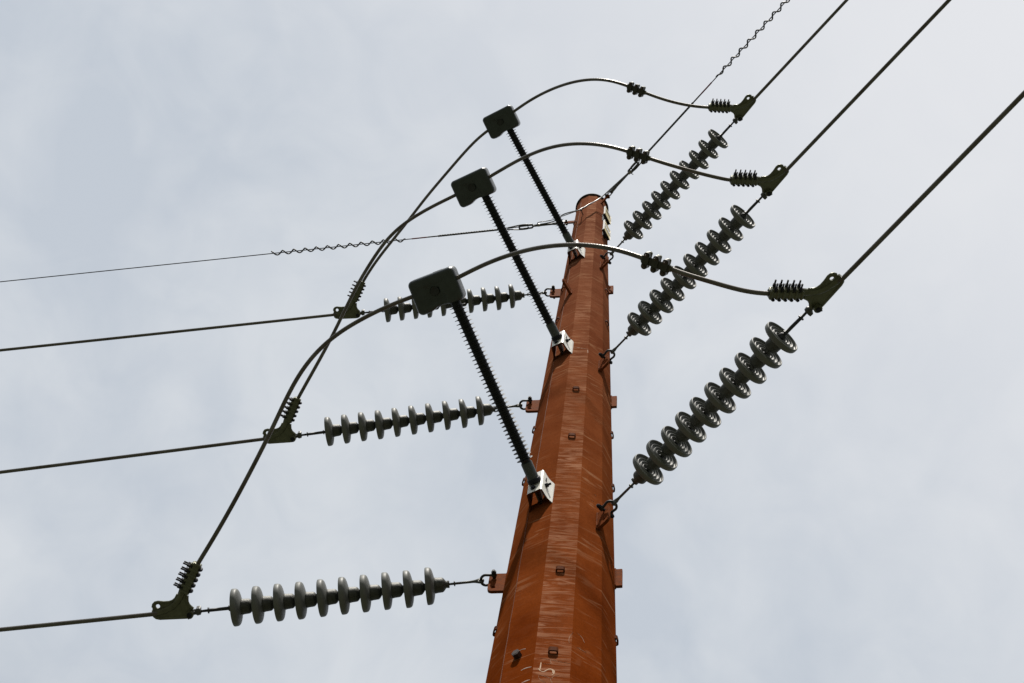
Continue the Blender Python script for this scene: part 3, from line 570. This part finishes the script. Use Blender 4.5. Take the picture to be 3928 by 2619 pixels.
# ---------------------------------------------------------------- post insulators with clamp covers
def make_post(label, Mx, Lp, boxT):
    root = thing('post_insulator', label, 'insulator', Mx, 'dark line post insulators')
    b = MB(); b.lathe([(0.0, 0.0), (0.0, 0.049), (0.013, 0.050), (0.030, 0.049), (0.032, 0.0425)], 28, mi=1); b.lathe([(0.032, 0.0425), (0.045, 0.041), (0.150, 0.041), (0.156, 0.038), (0.157, 0.033)], 28)
    b.build('base_ferrule', [M['ferrule'], M['bolt']], root)
    prof = [(0.150, 0.033)]; x = 0.176; i = 0
    while x < Lp - 0.13:
        prof += [(x - 0.006, 0.034), (x - 0.002, 0.038), (x + 0.0005, 0.048), (x + 0.002, 0.0595), (x + 0.003, 0.060), (x + 0.004, 0.0595), (x + 0.0045, 0.048), (x + 0.006, 0.038), (x + 0.010, 0.034)]
        x += 0.0302
    prof += [(Lp - 0.06, 0.034)]
    r = MB(); r.lathe(prof, 28); r.build('shedded_rod', M['polymer'], root)
    c = MB(); I = Mx.inverted() @ boxT                         # box frame: x along the cable, y along the post, z up
    I = I @ Matrix.Rotation(R_(2.5), 4, 'Z')
    def sm(t): t = min(1, max(0, t)); return t * t * (3 - 2 * t)
    def yb(x): return 0.110 + 0.022 * (1 - sm((x + 0.10) / 0.085)) + 0.013 * sm((x - 0.01) / 0.07)
    ol = []; rc = 0.038; xl, xr, yt = -0.175, 0.175, -0.122
    for cx, cy, a0 in ((xr - rc, yb(xr) - rc, 0), ):
        ol += [(cx + rc * math.cos(R_(a_)), cy + rc * math.sin(R_(a_))) for a_ in range(0, 91, 15)]
    ol += [(x, yb(x)) for x in [xr - rc - (xr - xl - 2 * rc) * i_ / 16 for i_ in range(1, 16)]]
    for cx, cy, a0 in ((xl + rc, yb(xl) - rc, 90), (xl + rc, yt + rc, 180), (xr - rc, yt + rc, 270)):
        ol += [(cx + rc * math.cos(R_(a_)), cy + rc * math.sin(R_(a_))) for a_ in range(a0, a0 + 91, 15)]
    m_ = len(ol); re = 0.030; h2 = 0.070; rings = []
    def inset(q):
        o_ = []
        for i_ in range(m_):
            ax_, ay_ = ol[i_ - 1]; bx_, by_ = ol[(i_ + 1) % m_]; L_ = math.hypot(bx_ - ax_, by_ - ay_)
            o_.append((ol[i_][0] - (by_ - ay_) / L_ * q, ol[i_][1] + (bx_ - ax_) / L_ * q))
        return o_
    def relief(x, w): return 0.024 * w * (1 - sm((abs(x + 0.012) - 0.050) / 0.026))
    def low(th): return [(x, y, -h2 + re * (1 - math.sin(th))) for x, y in inset(re * (1 - math.cos(th)))]
    base_ = inset(re)
    for f_ in (0.04, 0.2, 0.4, 0.6, 0.8, 0.93): rings.append([(x * f_, y * f_, -h2 + relief(x * f_, 1)) for x, y in base_])
    for d_ in (90, 70, 50, 30, 10): rings.append([(x, y, z + relief(x, d_ / 110)) for x, y, z in low(R_(d_))])
    for d_ in (10, 30, 50, 70, 90): rings.append([(x, y, h2 - re * (1 - math.sin(R_(d_)))) for x, y in inset(re * (1 - math.cos(R_(d_))))])
    vs_ = [p for r_ in rings for p in r_]
    c.add(vs_, [(k_ * m_ + i_, k_ * m_ + (i_ + 1) % m_, (k_ + 1) * m_ + (i_ + 1) % m_, (k_ + 1) * m_ + i_) for k_ in range(len(rings) - 1) for i_ in range(m_)] + [tuple(range(m_)), tuple(range((len(rings) - 1) * m_, len(rings) * m_))], 0, True, I)
    cov = c.build('clamp_cover', M['cover'], root)
    q = MB(); q.lathe([(0, 0.030), (0.004, 0.034), (0.007, 0.030), (0.007, 0.024), (0.003, 0.022), (0.003, 0.0)], 24, T=I @ Matrix.Translation((-0.006, 0.0, -0.050)) @ Matrix.Rotation(math.pi / 2, 4, 'Y')); q.build('plug', M['cover_dark'], cov)
    q = MB(); q.box((0.075, 0.006, 0.030), I @ Matrix.Translation((0.05, -0.1205, 0.02)), 0.002, 2); q.build('drain_slot', M['cover_dark'], cov)
    return root
PL = {0: 'lowest and largest dark ribbed post insulator, its cover box hiding some topmost left discs',
      1: 'middle dark ribbed post insulator, its cover box between the two other cover boxes',
      2: 'topmost dark ribbed post insulator with the smallest and highest grey green cover box'}
BOXF = {}
for k in range(3):
    base = Vector(D['post'][k][0]); tip = Vector(D['post'][k][1]); ea = (tip - base).normalized()
    jl = D['jump'][str(k)]; bx = Vector(D['box'][k])
    im = min(range(len(jl)), key=lambda i: (Vector(jl[i]) - bx).length)
    tx = (Vector(jl[im + 1]) - Vector(jl[im - 1])).normalized()
    ex = Vector((0, 0, 1)).cross(ea).normalized() 
    if ex.dot(tx) < 0: ex = -ex
    en = ex.cross(ea)
    if en.z < 0: en = -en
    boxT = frame(bx, ex, ea, en) if ex.cross(ea).dot(en) > 0 else frame(bx, ex, -ea, en)
    BOXF[k] = boxT
    make_post(PL[k], frame_xz(base, ea), (tip - base).length, boxT)

# ---------------------------------------------------------------- jumpers and their bolted connectors
JL = {0: 'lowest thick jumper cable, bending from the lowest left clamp through the largest cover box',
      1: 'middle thick jumper cable, bending from the middle left clamp through the middle cover box',
      2: 'topmost thick jumper cable, bending from the topmost left clamp through the smallest cover box'}
KL = {0: 'largest three bolt connector on the lowest jumper, beside the middle right disc string',
      1: 'three bolt connector on the middle jumper, in front of the ground wire link',
      2: 'smallest three bolt connector on the topmost jumper, against open sky'}
JPX = {0: 0, 1: 0, 2: 0}
conn = None
for k in range(3):
    pts = [Vector(p) for p in D['jump'][str(k)]]
    eL, eR = CLF['L' + str(k)], CLF['R' + str(k)]
    inL = [eL @ Vector(p) for p in ((0.035, 0.150, 0.025), (-0.015, 0.215, 0.025), (-0.055, 0.280, 0.025))]
    inR = [eR @ Vector((p[0], -p[1], p[2])) for p in ((0.035, 0.150, 0.025), (-0.015, 0.215, 0.025), (-0.055, 0.280, 0.025))]
    # ease the traced run onto the centre of each clamp's tail
    tl = eL @ Vector((-0.094, 0.335, 0.025)); tr = eR @ Vector((-0.094, -0.335, 0.025))
    dl, dr = tl - pts[0], tr - pts[-1]
    P2 = []
    for i, p in enumerate(pts):
        wl = max(0, 1 - (p - pts[0]).length / 0.5); wr = max(0, 1 - (p - pts[-1]).length / 0.5)
        P2.append(p + dl * wl ** 2 + dr * wr ** 2)
    P2 = relax(P2, 2)
    run = relax(catmull(inL + P2 + inR[::-1], 0.013), 20)
    b = MB(); stranded(b, run, CR, 14, 0.30, 0.12, sub=3)
    tag(b.build('jumper_cable', M['cable'], fix=False), JL[k], 'cable', 'jumper cables')
    # connector
    tgt = Vector(D['conn'][k]); i = min(range(1, len(run) - 1), key=lambda j: (run[j] - tgt).length)
    Mx = frame_xz(run[i], run[min(i + 6, len(run) - 1)] - run[max(i - 6, 0)])
    if conn is None:
        root = thing('jumper_connector', KL[k], 'cable connector', Mx, 'three bolt jumper connectors')
        u = MB(); u.tube([(-0.105, 0, 0), (0.105, 0, 0)], 0.021, 14); u.box((0.19, 0.030, 0.040), Matrix.Translation((0, 0.004, 0.004)), 0.008, 3)
        for x in (-0.066, 0, 0.066): u.box((0.036, 0.104, 0.020), Matrix.Translation((x, 0, 0.016)), 0.009, 3)
        u.build('upper_body', M['alu'], root)
        u = MB(); u.box((0.20, 0.052, 0.022), Matrix.Translation((0, 0, -0.014)), 0.008, 3)
        for x in (-0.066, 0, 0.066):
            u.prism([(x + p[0] * 0.020 , p[1]) for p in [(math.cos(R_(a_)), 0.038 + 0.6 * 0.0333 * math.sin(R_(a_)) * 0.9) for a_ in range(0, 181, 20)] + [(math.cos(R_(a_)), -0.038 + 0.6 * 0.0333 * math.sin(R_(a_)) * 0.9) for a_ in range(180, 361, 20)]], -0.034, -0.006)
        u.build('lower_body', M['alu_dark'], root)
        for x in (-0.066, 0, 0.066):
            for y in (-0.037, 0.037):
                q = MB(); q.hexa((x, y, -0.046), (x, y, -0.033), 0.0125); q.cyl((x, y, -0.054), (x, y, 0.038), 0.0075, 10); q.hexa((x, y, 0.026), (x, y, 0.036), 0.0125); q.build('bolt', M['bolt_brown'], root)
        conn = root
    else: dup(conn, Mx, KL[k])

# ---------------------------------------------------------------- overhead ground wires
def gline(s, d, side=0.0, up=0.0):
    az, z0, sl = GW[s]; return AX + radial(az) * (0.30 + d) + tang(az) * side + Vector((0, 0, z0 + sl * d + 0.0006 * d * d + up))
for s, lab1, lab2, lab3, ext in (
    ('L', 'thin steel ground wire running out to the left above the topmost left conductor', 'grey spiral wrapped around the thin left hand ground wire', 'steel link with open ring left of the pole top, holding the left ground wire', 1.63),
    ('R', 'thin steel ground wire rising from the pole top to the upper right', 'grey spiral wrapped around the thin ground wire at the upper right', 'steel link with open ring right of the pole top, holding the right ground wire', 1.9)):
    b = MB(); b.tube([gline(s, d) for d in [0.78, 1.2, 2, 3, 4.5, 6, 8, 11, 15, 20, 26, 33, 41, 50, 60]], 0.0060, 8)
    w = b.build('ground_wire', M['wire']); tag(w, lab1, 'ground wire', 'ground wires at the pole top')
    gb = MB(); gp = catmull([gline(s, d) for d in (0.78, 1.0, 1.3, 1.56)], 0.012); stranded(gb, gp, 0.0128, 5, 0.16, 0.16, sub=4)
    for sd_ in (1, -1):
        gb.tube(catmull([gline(s, 0.47, sd_ * 0.004), gline(s, 0.455, sd_ * 0.022), gline(s, 0.50, sd_ * 0.030), gline(s, 0.58, sd_ * 0.027), gline(s, 0.68, sd_ * 0.015), gline(s, 0.80, sd_ * 0.004), gline(s, 0.9, 0)], 0.015), 0.0075, 8)
    gb.tube([gline(s, 1.55), gline(s, 1.69)], 0.0085, 8)
    gb.build('helical_grip', M['grip'], w, fix=False)
    rb = MB(); rb.tube([gline(s, 1.695), gline(s, 1.88)], 0.0085, 8); rb.build('red_marker', M['red'], w)
    # vibration damper
    hb = MB(); hp = []; d0 = 1.96; nT = int(ext / 0.1365 * 24)
    for i in range(nT + 1):
        d = d0 + 0.1365 * i / 24; a = 2 * math.pi * i / 24 + (0.8 if s == 'L' else 2.4)
        r_ = 0.0235 if s == 'L' else 0.0235 * min(1, 0.45 + i / 60)
        if i < 10: r_ *= 0.35 + 0.065 * i
        hp.append(gline(s, d, r_ * math.cos(a), r_ * math.sin(a)))
    hb.tube(hp, 0.0088, 8); tag(hb.build('spiral_damper', M['spiral']), lab2, 'vibration damper', 'spiral dampers on the ground wires')
    # link hardware
    Mx = frame_xz(gline(s, 0), gline(s, 1) - gline(s, 0)); root = thing('ground_wire_link', lab3, 'wire link', Mx, 'ground wire links')
    c = MB()
    for yy in (-0.017, 0.017): c.prism([(-0.018, -0.018), (0.05, -0.02), (0.075, -0.012), (0.075, 0.012), (0.05, 0.02), (-0.018, 0.018)], yy - 0.004, yy + 0.004, T=Matrix(((1, 0, 0, 0), (0, 0, 1, 0), (0, 1, 0, 0), (0, 0, 0, 1))))
    c.box((0.03, 0.045, 0.026), Matrix.Translation((0.075, 0, 0)), 0.006, 2); c.build('clevis', M['galv_dark'], root)
    q = MB(); q.cyl((0, -0.036, 0), (0, 0.036, 0), 0.008); q.hexa((0, 0.023, 0), (0, 0.034, 0), 0.014); q.hexa((0, -0.034, 0), (0, -0.023, 0), 0.014); q.build('clevis_bolt', M['bolt'], root)
    q = MB(); q.cyl((0.08, 0, 0), (0.42, 0, 0), 0.0135, 10); q.lathe([(0.08, 0.020), (0.16, 0.016), (0.17, 0.0135)], 10); q.build('extension_rod', M['galv'], root)
    q = MB(); rg = [(0.43 + 0.021 * math.cos(a), 0.021 * math.sin(a), 0) for a in [R_(90 + 20 * i) for i in range(10)]] + [(0.555 + 0.021 * math.cos(a), 0.021 * math.sin(a), 0) for a in [R_(-90 + 20 * i) for i in range(10)]]
    q.tube(rg, 0.0115, 8, closed=True); q.build('ring', M['galv_dark'], root)

# bonding wires across the pole top
pm = Vector((0.481, 4.795, 17.803)); pr1 = Vector((0.688, 4.753, 18.264)); pr2 = Vector((0.571, 4.767, 17.97))
topw = [gline('R', 0.60, 0.0, -0.020), gline('R', 0.40, 0, -0.024), gline('R', 0.2, -0.02, -0.03), (pr1 * 0.75 + gline('R', 0.05, -0.05, -0.05) * 0.25), pr2, pm, Vector((0.30, 4.93, 17.93)), gline('L', 0.14, 0.05, -0.06), gline('L', 0.33, 0.012, 0.0), gline('L', 0.50, 0.008, 0.008), gline('L', 0.72, 0.0, 0.014)]
b = MB(); stranded(b, relax(catmull(topw, 0.012), 14), 0.0075, 5, 0.12, 0.25, sub=3)
bw = b.build('bonding_wire', M['grip'], fix=False); tag(bw, 'long bonding wire crossing the front of the pole top from ring to ring', 'wire', 'bonding wires at the pole top')
q = MB(); c0 = gline('R', 0.42, 0, -0.018); q.box((0.05, 0.034, 0.03), frame_xz(c0, gline('R', 1) - gline('R', 0)), 0.006, 2); q.cyl(c0 + Vector((0.0, 0.0, 0)), c0 + Vector((0.045, 0.012, -0.03)), 0.005, 8); q.build('wire_clip', M['bond'], bw)
low = [gline('R', 0.41, -0.012, -0.034), gline('R', 0.2, -0.034, -0.045), pr1 + Vector((0.0, -0.012, -0.022)), pr2 + Vector((0, -0.014, -0.012)), pm + Vector((0.004, -0.014, -0.008)), Vector((0.437, 4.80, 17.73)), Vector((0.30, 4.90, 17.77)), gline('L', 0.17, 0.09, -0.14), gline('L', 0.30, 0.08, -0.13), gline('L', 0.345, 0.05, -0.06), gline('L', 0.335, 0.012, -0.012)]
b = MB(); b.tube(relax(catmull(low, 0.012), 6), 0.0055, 8)
lw = b.build('bonding_wire', M['bond']); tag(lw, 'short bright bonding wire sagging below the long one beside the pole top', 'wire', 'bonding wires at the pole top')
q = MB(); c0 = gline('L', 0.335, 0.005, 0.0); q.box((0.04, 0.034, 0.036), frame_xz(c0, gline('L', 1) - gline('L', 0)), 0.006, 2); q.build('wire_clip', M['bond'], lw)
q = MB(); q.box((0.028, 0.03, 0.03), frame_xz(pm, Vector((-1, 0.6, 0))), 0.005, 2); q.build('wire_clip', M['galv'], lw)

# ---------------------------------------------------------------- two pole signs
SL = ['upper yellow sign on the right side of the pole, just under the cap', 'lower yellow sign with a white band on the right side of the pole']
az = R_(-37)
for i, (zlo, zhi) in enumerate(((17.79, 18.08), (17.18, 17.53))):
    zm = (zlo + zhi) / 2; rr = 0.262; T = frame(AX + radial(az) * rr + Vector((0, 0, zm)) + tang(az) * -0.068, tang(az), radial(az), Vector((0, 0, 1)))
    root = thing('pole_sign', SL[i], 'sign', T, 'yellow pole signs'); H = zhi - zlo; Wd = 0.145
    b = MB(); b.box((Wd, 0.003, H), None, 0.0); b.build('panel', M['sign_yellow'], root)
    e = MB(); e.box((0.006, 0.020, H), Matrix.Translation((-Wd / 2 - 0.003, -0.006, 0)), 0.0); e.box((0.004, 0.012, H), Matrix.Translation((Wd / 2 + 0.002, 0, 0)), 0.0); e.build('edge_strip', M['sign_white'], root)
    e = MB()
    if i == 1: e.box((Wd * 0.96, 0.002, H * 0.24), Matrix.Translation((0, 0.0035, 0.0)), 0.0)
    else: e.box((Wd * 0.5, 0.002, H * 0.05), Matrix.Translation((0, 0.0035, H * 0.22)), 0.0)
    e.build('band', M['sign_white'] if i == 1 else M['sign_dark'], root)
    e = MB(); e.box((Wd * 0.9, 0.002, H * 0.045), Matrix.Translation((0, 0.0035, H * (0.17 if i else 0.12))), 0.0); e.build('stripe', M['sign_dark'], root)
    e = MB(); e.box((0.05, 0.075, H * 0.8), Matrix.Translation((0.02, -0.041, 0)), 0.0); e.box((Wd, 0.03, 0.012), Matrix.Translation((0, -0.018, -H / 2 + 0.012)), 0); e.build('standoff_bracket', M['bolt'], root)
